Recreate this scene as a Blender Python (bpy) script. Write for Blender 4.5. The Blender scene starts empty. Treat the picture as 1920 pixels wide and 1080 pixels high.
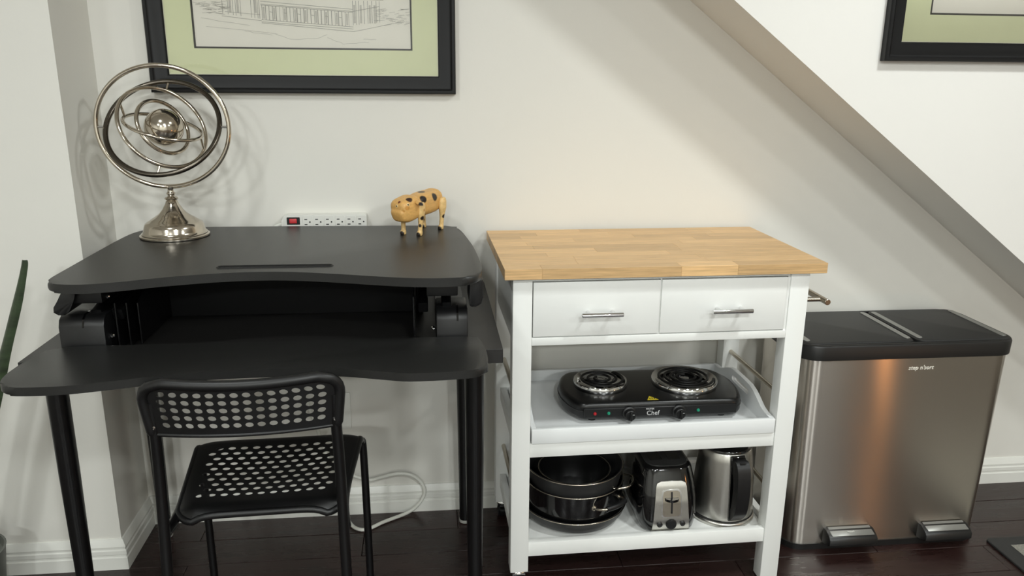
import bpy, bmesh, math, random
from math import sin, cos, pi, radians, sqrt
from mathutils import Vector, Matrix
random.seed(7)
S = bpy.context.scene
COL = S.collection

# ------------------------------------------------------------------ camera
F_PX, YAW, PITCH, ROLL = 1486.48, .1093, .2672, .0091
CAM = Vector((0, -2.2331, 1.3272))
fw = Vector((sin(YAW)*cos(PITCH), cos(YAW)*cos(PITCH), -sin(PITCH)))
rt = Vector((cos(YAW), -sin(YAW), 0)); up = rt.cross(fw)
rt2 = rt*cos(ROLL) + up*sin(ROLL); up2 = up*cos(ROLL) - rt*sin(ROLL)
cd = bpy.data.cameras.new('camera'); co = bpy.data.objects.new('camera', cd); COL.objects.link(co)
cd.sensor_fit = 'HORIZONTAL'; cd.sensor_width = 36; cd.lens = F_PX/1920*36; cd.clip_start = .02
mw = Matrix((rt2, up2, -fw)).transposed().to_4x4(); mw.translation = CAM
co.matrix_world = mw
S.camera = co

# ------------------------------------------------------------------ world, lamps, exposure
w = bpy.data.worlds.new('world'); S.world = w; w.use_nodes = True
w.node_tree.nodes['Background'].inputs[0].default_value = (.95, .97, 1, 1)
w.node_tree.nodes['Background'].inputs[1].default_value = .25
S.view_settings.view_transform = 'Standard'; S.view_settings.look = 'None'
S.view_settings.gamma = 1; S.view_settings.use_curve_mapping = False
S.view_settings.exposure = -.10
CEIL = 2.45
def lamp(name, loc, size, power, col=(.955, 1, .985)):
    l = bpy.data.lights.new(name, 'AREA'); l.shape = 'DISK'; l.size = size; l.energy = power; l.color = col
    o = bpy.data.objects.new(name, l); COL.objects.link(o); o.location = loc; return o
for x, y, sz, pw in ((1.35, -1.25, .20, 21), (-.75, -1.5, .20, 12), (.5, -3.1, .30, 40), (-1.5, -3.3, .30, 26), (2.4, -3.0, .30, 26), (-.6, -5.2, .30, 80), (1.6, -5.2, .30, 80)):  # near pair follows the shadows; rear ones are added, unseen fill lights
    lamp('ceiling_and_fill_light', (x, y, CEIL-.01), sz, pw)
pl = bpy.data.lights.new('warm_table_lamp', 'POINT'); pl.energy = 2.2; pl.color = (1, .40, .12); pl.shadow_soft_size = .03
plo = bpy.data.objects.new('warm_table_lamp', pl); COL.objects.link(plo); plo.location = (1.99, -1.66, .45)

# ------------------------------------------------------------------ materials
def lin(c):
    f = lambda v: (v/12.92 if v <= .04045 else ((v+.055)/1.055)**2.4)
    return tuple(f(v/255) for v in c) + (1,)
MATS = {}
def mat(name, col, rough=.5, metal=0, spec=.5, var=0, vscale=8, stretch=(1, 1, 1), bump=0, bscale=200,
        coat=0, aniso=0, rnd=0, rvar=0, anrot=0):
    m = bpy.data.materials.new(name); m.use_nodes = True; MATS[name] = m
    nt = m.node_tree; N = nt.nodes; L = nt.links; b = N['Principled BSDF']
    b.inputs['Base Color'].default_value = lin(col); b.inputs['Roughness'].default_value = rough
    b.inputs['Metallic'].default_value = metal; b.inputs['Specular IOR Level'].default_value = spec
    b.inputs['Coat Weight'].default_value = coat; b.inputs['Coat Roughness'].default_value = .08
    tc = N.new('ShaderNodeTexCoord'); mp = N.new('ShaderNodeMapping'); mp.inputs['Scale'].default_value = stretch
    L.new(tc.outputs['Object'], mp.inputs['Vector'])
    vec = mp.outputs['Vector']
    if rnd:
        oi = N.new('ShaderNodeObjectInfo'); ad = N.new('ShaderNodeVectorMath'); ad.operation = 'MULTIPLY_ADD'
        ad.inputs[1].default_value = (37, 17, 29)
        cx = N.new('ShaderNodeCombineXYZ')
        for i in range(3): L.new(oi.outputs['Random'], cx.inputs[i])
        L.new(cx.outputs[0], ad.inputs[0]); L.new(vec, ad.inputs[2]); vec = ad.outputs[0]
    if var:
        n = N.new('ShaderNodeTexNoise'); n.inputs['Scale'].default_value = vscale; n.inputs['Detail'].default_value = 6
        n.inputs['Roughness'].default_value = .6
        L.new(vec, n.inputs['Vector'])
        hv = N.new('ShaderNodeHueSaturation'); hv.inputs['Color'].default_value = lin(col)
        mr = N.new('ShaderNodeMapRange'); mr.inputs[1].default_value = .3; mr.inputs[2].default_value = .7
        mr.inputs[3].default_value = 1-var; mr.inputs[4].default_value = 1+var
        L.new(n.outputs['Fac'], mr.inputs[0])
        val = mr.outputs[0]
        if rnd:
            m2 = N.new('ShaderNodeMapRange'); m2.inputs[3].default_value = 1-rnd; m2.inputs[4].default_value = 1+rnd
            L.new(oi.outputs['Random'], m2.inputs[0])
            mm = N.new('ShaderNodeMath'); mm.operation = 'MULTIPLY'
            L.new(val, mm.inputs[0]); L.new(m2.outputs[0], mm.inputs[1]); val = mm.outputs[0]
        L.new(val, hv.inputs['Value']); L.new(hv.outputs[0], b.inputs['Base Color'])
        if rvar:
            m3 = N.new('ShaderNodeMapRange'); m3.inputs[1].default_value = .3; m3.inputs[2].default_value = .7
            m3.inputs[3].default_value = max(.02, rough-rvar); m3.inputs[4].default_value = rough+rvar
            L.new(n.outputs['Fac'], m3.inputs[0]); L.new(m3.outputs[0], b.inputs['Roughness'])
    if bump:
        n2 = N.new('ShaderNodeTexNoise'); n2.inputs['Scale'].default_value = bscale; n2.inputs['Detail'].default_value = 3
        L.new(vec, n2.inputs['Vector'])
        bp = N.new('ShaderNodeBump'); bp.inputs['Strength'].default_value = bump; bp.inputs['Distance'].default_value = .002
        L.new(n2.outputs['Fac'], bp.inputs['Height']); L.new(bp.outputs[0], b.inputs['Normal'])
    if aniso:
        b.inputs['Anisotropic'].default_value = aniso
        b.inputs['Anisotropic Rotation'].default_value = anrot
        t = N.new('ShaderNodeTangent'); t.direction_type = 'RADIAL'; t.axis = 'Z'
        L.new(t.outputs[0], b.inputs['Tangent'])
    return m
wall_m = mat('wall paint', (226, 224, 217), .55, var=.012, vscale=1.3, bump=.06, bscale=120)
side_dark_m = mat('darkened wall paint', (150, 143, 130), .6, var=.012, vscale=1.3)  # unseen side wall, darkened to dim the right of the bin's reflection
ceil_m = mat('ceiling paint', (238, 237, 232), .8, var=.01, vscale=2)
stair_lit_m = mat('lit wall paint', (234, 232, 227), .55, var=.012, vscale=1.3, bump=.06, bscale=120)  # back wall's paint, lightened to stand for the brighter light on this face
base_m = mat('baseboard paint', (228, 228, 222), .32, var=.01, vscale=5)
plank_m = mat('dark plank', (40, 25, 23), .3, var=.3, vscale=5, stretch=(1.2, 9, 3), bump=.12, bscale=14, rnd=.22, rvar=.1)
floor_m = mat('dark floor', (38, 24, 22), .33, var=.3, vscale=6, stretch=(1, 8, 1))
desk_m = mat('black laminate', (38, 37, 36), .42, var=.07, vscale=30, stretch=(1, 6, 1), bump=.1, bscale=300)
surf_m = mat('black work surface', (33, 33, 32), .38, var=.05, vscale=40, bump=.12, bscale=500)
blk_m = mat('black plastic', (18, 18, 19), .42, bump=.05, bscale=300, var=.05, vscale=20)
shade_blk_m = mat('shaded black steel', (7, 7, 8), .6, spec=.2, var=.05, vscale=20)  # black deepened to paint in the shade inside the riser and slot
blkgloss_m = mat('black gloss', (9, 9, 10), .09, coat=.5, var=.03, vscale=10)
blkmet_m = mat('black painted steel', (13, 13, 14), .28, var=.05, vscale=20)
chair_m = mat('black chair plastic', (16, 16, 17), .42, var=.04, vscale=30, bump=.05, bscale=400)
white_m = mat('white paint', (236, 237, 234), .38, var=.012, vscale=6)
tray_m = mat('tray paint', (234, 236, 236), .4, var=.012, vscale=6)
whpl_m = mat('white plastic', (228, 228, 222), .35, var=.01, vscale=10)
nick_m = mat('polished nickel', (205, 196, 182), .14, 1, var=.06, vscale=25, rvar=.05)
dnick_m = mat('dark nickel', (98, 92, 84), .24, 1, var=.1, vscale=25)
chrome_m = mat('chrome', (225, 225, 225), .06, 1, var=.02, vscale=10)
rod_m = mat('satin nickel', (190, 182, 168), .24, 1, var=.04, vscale=20)
steel_m = mat('brushed steel', (214, 208, 200), .235, 1, var=.035, vscale=60, stretch=(.3, .3, 30), aniso=1.0, anrot=.25)
steel2_m = mat('satin steel', (200, 198, 192), .3, 1, var=.04, vscale=40, stretch=(14, 14, 1))
emb_m = mat('raised lettering', (236, 232, 224), .35, .2, var=.01, vscale=20)  # pale tone stands in for the bright reflections on chrome letters
strip_m = mat('lid strip', (150, 150, 146), .35, .6, var=.03, vscale=30)
lid_m = mat('lid plastic', (34, 34, 34), .5, var=.05, vscale=60, bump=.15, bscale=600)
rim_m = mat('rim plastic', (24, 24, 24), .38, var=.04, vscale=20)
pan_m = mat('nonstick pan', (20, 20, 20), .3, var=.05, vscale=30, coat=.15)
pang_m = mat('grey pan', (52, 52, 52), .4, .3, var=.05, vscale=30)
coil_m = mat('burner coil', (24, 23, 23), .4, .4, var=.1, vscale=60)
wood_m = mat('butcher block', (214, 176, 126), .42, var=.22, vscale=10, stretch=(1.2, 30, 30), rnd=.15, bump=.03, bscale=60)
frame_m = mat('black frame', (15, 15, 16), .45, spec=.3, var=.06, vscale=20)
matb_m = mat('green mat board', (224, 227, 188), .85, var=.015, vscale=20)
paper_m = mat('paper', (238, 234, 222), .9, var=.02, vscale=12)
cream_m = mat('bevel cream', (222, 220, 200), .8, var=.01, vscale=12)
ink_m = mat('dark line', (44, 42, 38), .8, var=.03, vscale=12)
pen_m = mat('pencil', (160, 157, 148), .9, var=.15, vscale=60)
pend_m = mat('pencil shade', (200, 196, 186), .9, var=.1, vscale=60)
leaf_m = mat('snake plant leaf', (46, 60, 38), .4, var=.6, vscale=16, stretch=(.7, .7, 3))
pot_m = mat('plant pot', (96, 98, 92), .5, var=.05, vscale=12)
red_m = mat('red switch', (205, 62, 66), .25, var=.03, vscale=20)
redl_m = mat('red lens', (170, 40, 46), .15, var=.03, vscale=20)
grnl_m = mat('green lens', (40, 140, 110), .15, var=.03, vscale=20)
yel_m = mat('warning yellow', (238, 214, 50), .5, var=.03, vscale=20)
txt_m = mat('pale lettering', (205, 205, 205), .45, var=.02, vscale=20)
mesh_m = mat('mat fabric', (132, 130, 122), .9, var=.4, vscale=260, bump=.6, bscale=300)
rub_m = mat('mat rubber', (40, 40, 40), .6, var=.08, vscale=60, bump=.2, bscale=300)
cap_m = mat('clear foot', (170, 170, 165), .3, var=.02, vscale=20)
cord_m = mat('white cord', (222, 222, 214), .4, var=.02, vscale=20)
pane = bpy.data.materials.new('picture glass'); pane.use_nodes = True
_n = pane.node_tree.nodes; _l = pane.node_tree.links; _n.remove(_n['Principled BSDF'])
_t = _n.new('ShaderNodeBsdfTransparent'); _g = _n.new('ShaderNodeBsdfGlossy'); _g.inputs['Roughness'].default_value = .03
_f = _n.new('ShaderNodeFresnel'); _f.inputs['IOR'].default_value = 1.45; _x = _n.new('ShaderNodeMixShader')
_l.new(_f.outputs[0], _x.inputs[0]); _l.new(_t.outputs[0], _x.inputs[1]); _l.new(_g.outputs[0], _x.inputs[2])
_l.new(_x.outputs[0], _n['Material Output'].inputs['Surface'])

# ------------------------------------------------------------------ shape helpers
def nb(): return bmesh.new()
def box(bm, x0, x1, y0, y1, z0, z1, bev=0, seg=2):
    vs = [bm.verts.new((x, y, z)) for z in (z0, z1) for y in (y0, y1) for x in (x0, x1)]
    fs = [bm.faces.new([vs[i] for i in q]) for q in ((0, 2, 3, 1), (4, 5, 7, 6), (0, 1, 5, 4), (2, 6, 7, 3), (0, 4, 6, 2), (1, 3, 7, 5))]
    if bev:
        es = list({e for f in fs for e in f.edges})
        bmesh.ops.bevel(bm, geom=es, offset=bev, segments=seg, affect='EDGES', profile=.5)
    return bm
def prism(bm, pts, axis, a0, a1, bev=0, seg=2):
    def V(p, a): return {'z': (p[0], p[1], a), 'y': (p[0], a, p[1]), 'x': (a, p[0], p[1])}[axis]
    A = [bm.verts.new(V(p, a0)) for p in pts]; B = [bm.verts.new(V(p, a1)) for p in pts]
    n = len(pts); fs = [bm.faces.new(A[::-1]), bm.faces.new(B)]
    cap = list({e for f in fs for e in f.edges})
    for i in range(n): bm.faces.new((A[i], A[(i+1) % n], B[(i+1) % n], B[i]))
    if bev: bmesh.ops.bevel(bm, geom=cap, offset=bev, segments=seg, affect='EDGES', profile=.5)
    bmesh.ops.recalc_face_normals(bm, faces=bm.faces[:])
    return bm
def tube(bm, pts, r, seg=12, closed=False, flat=1.0):
    P = [Vector(p) for p in pts]; n = len(P)
    R = r if isinstance(r, (list, tuple)) else [r]*n
    T = []
    for i in range(n):
        a = P[(i-1) % n] if (closed or i > 0) else P[i]; b = P[(i+1) % n] if (closed or i < n-1) else P[i]
        T.append((b-a).normalized())
    ref = Vector((0, 0, 1)) if abs(T[0].z) < .9 else Vector((1, 0, 0))
    nv = (ref - T[0]*ref.dot(T[0])).normalized(); rings = []
    for i in range(n):
        nv = (nv - T[i]*nv.dot(T[i])).normalized(); bn = T[i].cross(nv)
        rings.append([bm.verts.new(P[i] + (nv*cos(2*pi*k/seg)*flat + bn*sin(2*pi*k/seg))*R[i]) for k in range(seg)])
    for i in range(n if closed else n-1):
        a, b = rings[i], rings[(i+1) % n]
        off = 0
        if closed and i == n-1:
            off = min(range(seg), key=lambda o: (a[0].co-b[o].co).length)
        for k in range(seg):
            bm.faces.new((a[k], a[(k+1) % seg], b[(k+1+off) % seg], b[(k+off) % seg]))
    if not closed:
        bm.faces.new(rings[0][::-1]); bm.faces.new(rings[-1])
    bmesh.ops.recalc_face_normals(bm, faces=bm.faces[:])
    return bm
def cat(pts, n=6, closed=False):
    P = [Vector(p) for p in pts]; m = len(P); out = []
    for i in range(m if closed else m-1):
        g = (lambda j: P[j % m]) if closed else (lambda j: P[max(0, min(m-1, j))])
        p0, p1, p2, p3 = g(i-1), g(i), g(i+1), g(i+2)
        for k in range(n):
            t = k/n
            out.append(.5*((2*p1)+(p2-p0)*t+(2*p0-5*p1+4*p2-p3)*t*t+(3*p1-p0-3*p2+p3)*t**3))
    if not closed: out.append(P[-1])
    return out
def cat2(pts, n=6, closed=True): return [(v.x, v.y) for v in cat([(p[0], p[1], 0) for p in pts], n, closed)]
def lathe(bm, prof, c, seg=40, M4=None):
    rings = []
    for r, z in prof:
        if r < 1e-5: rings.append([bm.verts.new((0, 0, z))])
        else: rings.append([bm.verts.new((r*cos(2*pi*k/seg), r*sin(2*pi*k/seg), z)) for k in range(seg)])
    for a, b in zip(rings, rings[1:]):
        for k in range(seg):
            k2 = (k+1) % seg
            if len(a) == 1 and len(b) == 1: continue
            if len(a) == 1: bm.faces.new((a[0], b[k], b[k2]))
            elif len(b) == 1: bm.faces.new((a[k], a[k2], b[0]))
            else: bm.faces.new((a[k], a[k2], b[k2], b[k]))
    vs = [v for q in rings for v in q]
    if M4 is not None:
        for v in vs: v.co = M4 @ v.co
    for v in vs: v.co += Vector(c)
    bmesh.ops.recalc_face_normals(bm, faces=bm.faces[:])
    return bm
def cyl(bm, p0, p1, r, seg=20, bev=0):
    p0, p1 = Vector(p0), Vector(p1); d = p1-p0; h = d.length
    q = d.to_track_quat('Z', 'Y').to_matrix()
    b = min(bev, r*.9)
    prof = [(0, 0), (r-b, 0), (r, b), (r, h-b), (r-b, h), (0, h)] if bev else [(0, 0), (r, 0), (r, h), (0, h)]
    return lathe(bm, prof, p0, seg, q)
def rrect(x0, x1, y0, y1, r, n=6):
    out = []
    for cx, cy, a0 in ((x1-r, y1-r, 0), (x0+r, y1-r, 90), (x0+r, y0+r, 180), (x1-r, y0+r, 270)):
        for k in range(n+1):
            a = radians(a0+90*k/n); out.append((cx+r*cos(a), cy+r*sin(a)))
    return out
def loft(bm, secs, capb=True, capt=True):
    R = [[bm.verts.new(p) for p in s] for s in secs]
    for a, b in zip(R, R[1:]):
        n = len(a)
        for k in range(n): bm.faces.new((a[k], a[(k+1) % n], b[(k+1) % n], b[k]))
    if capb: bm.faces.new(R[0][::-1])
    if capt: bm.faces.new(R[-1])
    bmesh.ops.recalc_face_normals(bm, faces=bm.faces[:])
    return bm
def round_corners(pts, r, n=5):
    """polygon corners rounded with radius-like inset r (float or list)"""
    out = []; m = len(pts)
    for i in range(m):
        p = Vector(pts[i]); a = Vector(pts[i-1]); b = Vector(pts[(i+1) % m])
        rr = r[i] if isinstance(r, (list, tuple)) else r
        if rr <= 0: out.append((p.x, p.y)); continue
        da = min(rr, (a-p).length*.49); db = min(rr, (b-p).length*.49)
        s = p+(a-p).normalized()*da; e = p+(b-p).normalized()*db
        for k in range(n+1):
            t = k/n; q = s*(1-t)**2+p*2*t*(1-t)+e*t*t; out.append((q.x, q.y))
    return out

ORG = {}
def thicken(o, th, ang=40):
    md = o.modifiers.new('thick', 'SOLIDIFY'); md.thickness = th; md.offset = 0
    bpy.context.view_layer.update()
    me = bpy.data.meshes.new_from_object(o.evaluated_get(bpy.context.evaluated_depsgraph_get()))
    o.modifiers.clear(); old = o.data; o.data = me; nm = old.name; bpy.data.meshes.remove(old); me.name = nm
    me.shade_smooth(); me.set_sharp_from_angle(angle=radians(ang))
def mk(name, bm, m, parent=None, smooth=40):
    me = bpy.data.meshes.new(name)
    if parent is not None and ORG[parent].length:
        bmesh.ops.translate(bm, verts=bm.verts[:], vec=-ORG[parent])
    bm.to_mesh(me); bm.free(); me.materials.append(m)
    if smooth:
        me.shade_smooth(); me.set_sharp_from_angle(angle=radians(smooth))
    o = bpy.data.objects.new(name, me); COL.objects.link(o)
    if parent is not None: o.parent = parent; ORG[o] = ORG[parent]
    else: ORG[o] = Vector((0, 0, 0))
    return o
def tag(o, label, cat_, group=None):
    o['label'] = label; o['category'] = cat_
    if group: o['group'] = group
    return o
def thing(name, label, cat_, loc, rz=0, local=False, group=None):
    o = bpy.data.objects.new(name, None); COL.objects.link(o); o.location = loc; o.rotation_euler = (0, 0, rz)
    o.empty_display_size = .05
    ORG[o] = Vector((0, 0, 0)) if local else Vector(loc)
    return tag(o, label, cat_, group)
def struct(name, bm, m, smooth=30):
    o = mk(name, bm, m, None, smooth); o['kind'] = 'structure'; return o
def text(s, size, m, name, parent, M4, extrude=.0003, shear=0):
    c = bpy.data.curves.new('t', 'FONT'); c.body = s; c.size = size; c.extrude = extrude; c.shear = shear
    c.align_x = 'CENTER'; c.align_y = 'CENTER'; c.resolution_u = 3
    o = bpy.data.objects.new('t', c); COL.objects.link(o)
    bpy.context.view_layer.update()
    me = bpy.data.meshes.new_from_object(o.evaluated_get(bpy.context.evaluated_depsgraph_get()))
    bpy.data.objects.remove(o); bpy.data.curves.remove(c)
    bm = nb(); bm.from_mesh(me); bpy.data.meshes.remove(me)
    bmesh.ops.transform(bm, matrix=M4, verts=bm.verts[:])
    return mk(name, bm, m, parent, 0)
def face_y(x, y, z):   # text facing -y, at a world point
    return Matrix.Translation((x, y, z)) @ Matrix.Rotation(pi/2, 4, 'X')

# ------------------------------------------------------------------ room shell
XL, XR, YB = -2.6, 3.4, -6.5
BX, BY = -.846, -.224          # the projecting wall section at the left
SY = -.26                      # face of the stair enclosure
struct('wall_back', box(nb(), XL, XR, 0, .1, 0, CEIL), wall_m)
struct('wall_left', box(nb(), XL, BX, BY, -.0005, 0, CEIL), wall_m)
sl = .757
zx = lambda z: .759+(1.494-z)/sl
struct('wall_stair', prism(nb(), [(zx(CEIL), CEIL), (zx(0.0), 0.0), (XR, 0.0), (XR, CEIL)], 'y', SY, -.0005), stair_lit_m)
struct('ceiling', box(nb(), XL, XR, YB, .1, CEIL, CEIL+.08), ceil_m)
struct('wall_front', box(nb(), XL, XR, YB-.1, YB, 0, CEIL), wall_m)
struct('wall_side_left', box(nb(), XL-.1, XL, YB, .1, 0, CEIL), wall_m)
struct('wall_side_right', box(nb(), XR, XR+.1, YB, .1, 0, CEIL), side_dark_m)
floor = struct('floor', box(nb(), XL, XR, YB, .1, -.06, -.0125), floor_m)
# planks of the floor near the wall, each a board of its own
PW = .118
for r in range(13):
    y1 = -.002-r*PW; x = XL+.02-random.random()*.6
    while x < XR:
        ln = random.choice((.75, .9, 1.05, 1.2)); x0 = max(x, XL+.002); x1 = min(x+ln, XR-.002)
        if x1-x0 > .05 and x1 > -1.9 and x0 < 2.9:
            y0 = y1-PW+.0014
            mk('plank', box(nb(), x0+.0007, x1-.0007, y0, y1, -.0125, 0, .0012, 1), plank_m, floor, 20)
        x += ln
fl2 = mk('rear_boards', box(nb(), XL, XR, YB, -.003-13*PW, -.0125, -.0004), floor_m, floor, 0); fl2['kind'] = 'stuff'
BP = [(0, 0), (.0155, 0), (.0155, .036), (.0125, .0385), (.0125, .0435), (.0145, .046), (.0145, .057), (.0115, .060), (.0115, .065), (.0125, .068), (.0085, .078), (.004, .087), (0, .088)]
def baseboard(name, p0, p1, nrm):
    bm = nb(); A = []; B = []
    for d, z in BP:
        A.append(bm.verts.new((p0[0]+nrm[0]*d+p0[2]*d, p0[1]+nrm[1]*d+p0[3]*d, z)))
        B.append(bm.verts.new((p1[0]+nrm[0]*d+p1[2]*d, p1[1]+nrm[1]*d+p1[3]*d, z)))
    n = len(A)
    for i in range(n-1): bm.faces.new((A[i], A[i+1], B[i+1], B[i]))
    bm.faces.new(A); bm.faces.new(B[::-1]); bmesh.ops.recalc_face_normals(bm, faces=bm.faces[:])
    return struct(name, bm, base_m, 25)
# ends carry a mitre: third and fourth number shift the end with the profile depth
baseboard('baseboard_back', (BX, 0, 1, 0), (2.6, 0, 0, 0), (0, -1))
baseboard('baseboard_left', (XL, BY, 0, 0), (BX, BY, 1, 0), (0, -1))
baseboard('baseboard_left_return', (BX, BY, 0, -1), (BX, 0, 0, -1), (1, 0))

# ------------------------------------------------------------------ framed pictures
def wall_picture(name, label, x0, x1, z0, z1, yw, fr, mt, mtb):
    t = thing(name, label, 'picture', ((x0+x1)/2, yw, z0))
    prof = [(0, 0), (0, .020), (.003, .0235), (.009, .0235), (.011, .021), (.016, .0185), (.03, .016), (fr-.006, .012), (fr-.002, .012), (fr, .009), (fr, 0)]
    bm = nb(); corners = [(x0, z0, 1, 1), (x1, z0, -1, 1), (x1, z1, -1, -1), (x0, z1, 1, -1)]
    R = [[bm.verts.new((cx+sx*d, yw-.0008-h, cz+sz*d)) for d, h in prof] for cx, cz, sx, sz in corners]
    for i in range(4):
        a, b = R[i], R[(i+1) % 4]
        for k in range(len(prof)-1): bm.faces.new((a[k], a[k+1], b[k+1], b[k]))
        bm.faces.new((a[-1], a[0], b[0], b[-1]))
    bmesh.ops.recalc_face_normals(bm, faces=bm.faces[:])
    mk('frame', bm, frame_m, t, 25)
    ax0, ax1, az0, az1 = x0+fr, x1-fr, z0+fr, z1-fr
    px0, px1, pz0, pz1 = ax0+mt, ax1-mt, az0+mtb, az1-mt
    def rect_ring(o, i, ya, yb):
        bm = nb()
        a = [(o[0], o[2]), (o[1], o[2]), (o[1], o[3]), (o[0], o[3])]; b = [(i[0], i[2]), (i[1], i[2]), (i[1], i[3]), (i[0], i[3])]
        V = [[bm.verts.new((p[0], y, p[1])) for p in q] for q, y in ((a, ya), (b, ya), (b, yb), (a, yb))]
        for q in range(4):
            for k in range(4): bm.faces.new((V[q][k], V[q][(k+1) % 4], V[(q+1) % 4][(k+1) % 4], V[(q+1) % 4][k]))
        bmesh.ops.recalc_face_normals(bm, faces=bm.faces[:]); return bm
    e = .0045
    mk('mat_board', rect_ring((ax0-.001, ax1+.001, az0-.001, az1+.001), (px0, px1, pz0, pz1), yw-.006, yw-.003), matb_m, t, 0)
    mk('mat_bevel', rect_ring((ax0, ax1, az0, az1), (ax0+.0016, ax1-.0016, az0+.0016, az1-.0016), yw-.0068, yw-.0061), cream_m, t, 0)
    mk('inner_border', rect_ring((px0, px1, pz0, pz1), (px0+e, px1-e, pz0+e, pz1-e), yw-.0055, yw-.003), ink_m, t, 0)
    pr = mk('print', box(nb(), px0, px1, yw-.003, yw-.001, pz0, pz1), paper_m, t, 0)
    mk('glass', box(nb(), ax0-.001, ax1+.001, yw-.0095, yw-.0080, az0-.001, az1+.001), pane, t, 0)
    return t, pr, (px0, px1, pz0, pz1)
pic, prnt, pr_ = wall_picture('framed_picture', 'black framed pencil drawing of a long house above the desk', -.706, .085, 1.265, 1.80, 0, .046, .068, .066)
# the pencil drawing: strokes of a long two storey house with a porch
def ribbons(strokes, y):
    bm = nb()
    for (xa, za), (xb, zb), wd in strokes:
        a = Vector((xa, za)); b = Vector((xb, zb)); d = (b-a)
        if d.length < 1e-6: continue
        n = Vector((-d.y, d.x)).normalized()*wd*.5
        q = [bm.verts.new((p.x, y, p.y)) for p in (a+n, a-n, b-n, b+n)]
        bm.faces.new(q)
    bmesh.ops.recalc_face_normals(bm, faces=bm.faces[:])
    return bm
def pp(px, py): return (-.592+(px-365)*.00138, 1.381+(88-py)*.00133)
st = []; sh = []
def ln(a, b, wd=.0009, tgt=None): (st if tgt is None else tgt).append((pp(*a), pp(*b), wd))
rz = random.Random(3)
for k, (ya, yb) in enumerate(((2, 14), (7, 18), (9, 20), (36, 47), (40, 51), (42, 56))): ln((492, ya), (662, yb), .0011)
for k in range(26):
    x = 494+k*6.4; dy = (x-492)/170*11
    ln((x, 9+dy), (x, 36+dy), .0008+.0016*rz.random())
    if k % 3 == 0: sh.append((pp(x+3, 12+dy), pp(x+3, 34+dy), .0045))
    if k % 4 == 2: ln((x+1, 20+dy), (x+6, 21+dy), .0012)
for x in (662, 668, 673, 683, 690, 698, 706, 712): ln((x, -2), (x, 44-(x-662)*.12), .0012)
for x in (665, 677, 694, 703): sh.append((pp(x, 6), pp(x, 40), .005))
ln((662, 56), (690, 50), .0011); ln((690, 50), (735, 40), .001); ln((662, 18), (712, 8), .0011)
for x in (422, 432, 441, 446, 455, 474, 480, 486, 489): ln((x, -3), (x, 26+(x-422)*.12), .0011)
for x in (436, 450, 482): sh.append((pp(x, 0), pp(x, 24), .006))
ln((420, 30), (492, 38), .001); ln((426, 22), (490, 27), .0008)
for k in range(40):
    x = 366+rz.random()*60; y = 4+rz.random()*22; ln((x, y), (x+8+rz.random()*10, y+rz.random()*6-3), .0006)
for k in range(46):
    x = 700+rz.random()*66; y = 12+rz.random()*30; ln((x, y), (x+6+rz.random()*10, y-rz.random()*4+1), .0006)
for x0, y0, x1, y1 in ((382, 34, 470, 48), (390, 50, 520, 62), (460, 58, 510, 64), (515, 62, 545, 72), (545, 72, 590, 70), (590, 70, 612, 63), (612, 68, 640, 78), (640, 80, 690, 76), (680, 70, 704, 71), (720, 44, 752, 36)):
    px_, py_ = x0, y0
    for k in range(6):
        qx = x0+(x1-x0)*(k+1)/6; qy = y0+(y1-y0)*(k+1)/6+rz.uniform(-1, 1); ln((px_, py_), (qx, qy), .0006); px_, py_ = qx, qy
for fl in range(3):                      # upper storeys and roof, above the frame edge
    for k in range(17):
        x = 430+k*17; y = -16-fl*42-(0 if x < 662 else -6); ln((x, y), (x, y-24), .0016); ln((x+7, y), (x+7, y-24), .0012); ln((x, y-24), (x+7, y-24), .0012)
    ln((424, -8-fl*42), (720, -4-fl*42), .0011)
ln((420, -140), (560, -205), .0012); ln((560, -205), (640, -205), .0012); ln((640, -205), (728, -136), .0012); ln((420, -140), (728, -136), .0012)
d1 = mk('pencil_shading', ribbons(sh, -.00335), pend_m, prnt, 0); d2 = mk('pencil_drawing', ribbons(st, -.0035), pen_m, prnt, 0); d1['kind'] = 'stuff'; d2['kind'] = 'stuff'
pic2, prnt2, pr2 = wall_picture('framed_picture', 'black framed print with green mat hanging on the stair wall', 1.146, 1.94, 1.36, 1.90, SY, .046, .068, .066)

# ------------------------------------------------------------------ desk
DZ = .739
dk = thing('desk', 'plain black rectangular desk on round black legs', 'desk', (-.35, -.31, 0))
mk('tabletop', box(nb(), -.844, .161, -.600, -.018, DZ-.033, DZ, .0012, 1), desk_m, dk)
for x, y in ((-.804, -.54), (.101, -.54), (-.777, -.085), (.098, -.085)):
    lg = mk('leg', lathe(nb(), [(0, .012), (.0165, .012), (.0215, .45), (.0225, .69), (.0225, DZ-.037), (0, DZ-.037)], (x, y, 0), 32), blkmet_m, dk)
    mk('mount_plate', box(nb(), x-.04, x+.04, y-.04, y+.04, DZ-.037, DZ-.0331, .001, 1), blkmet_m, lg)
    mk('foot', lathe(nb(), [(0, 0), (.013, 0), (.0175, .003), (.0178, .012), (0, .012)], (x, y, 0), 24), cap_m, lg)

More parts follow.
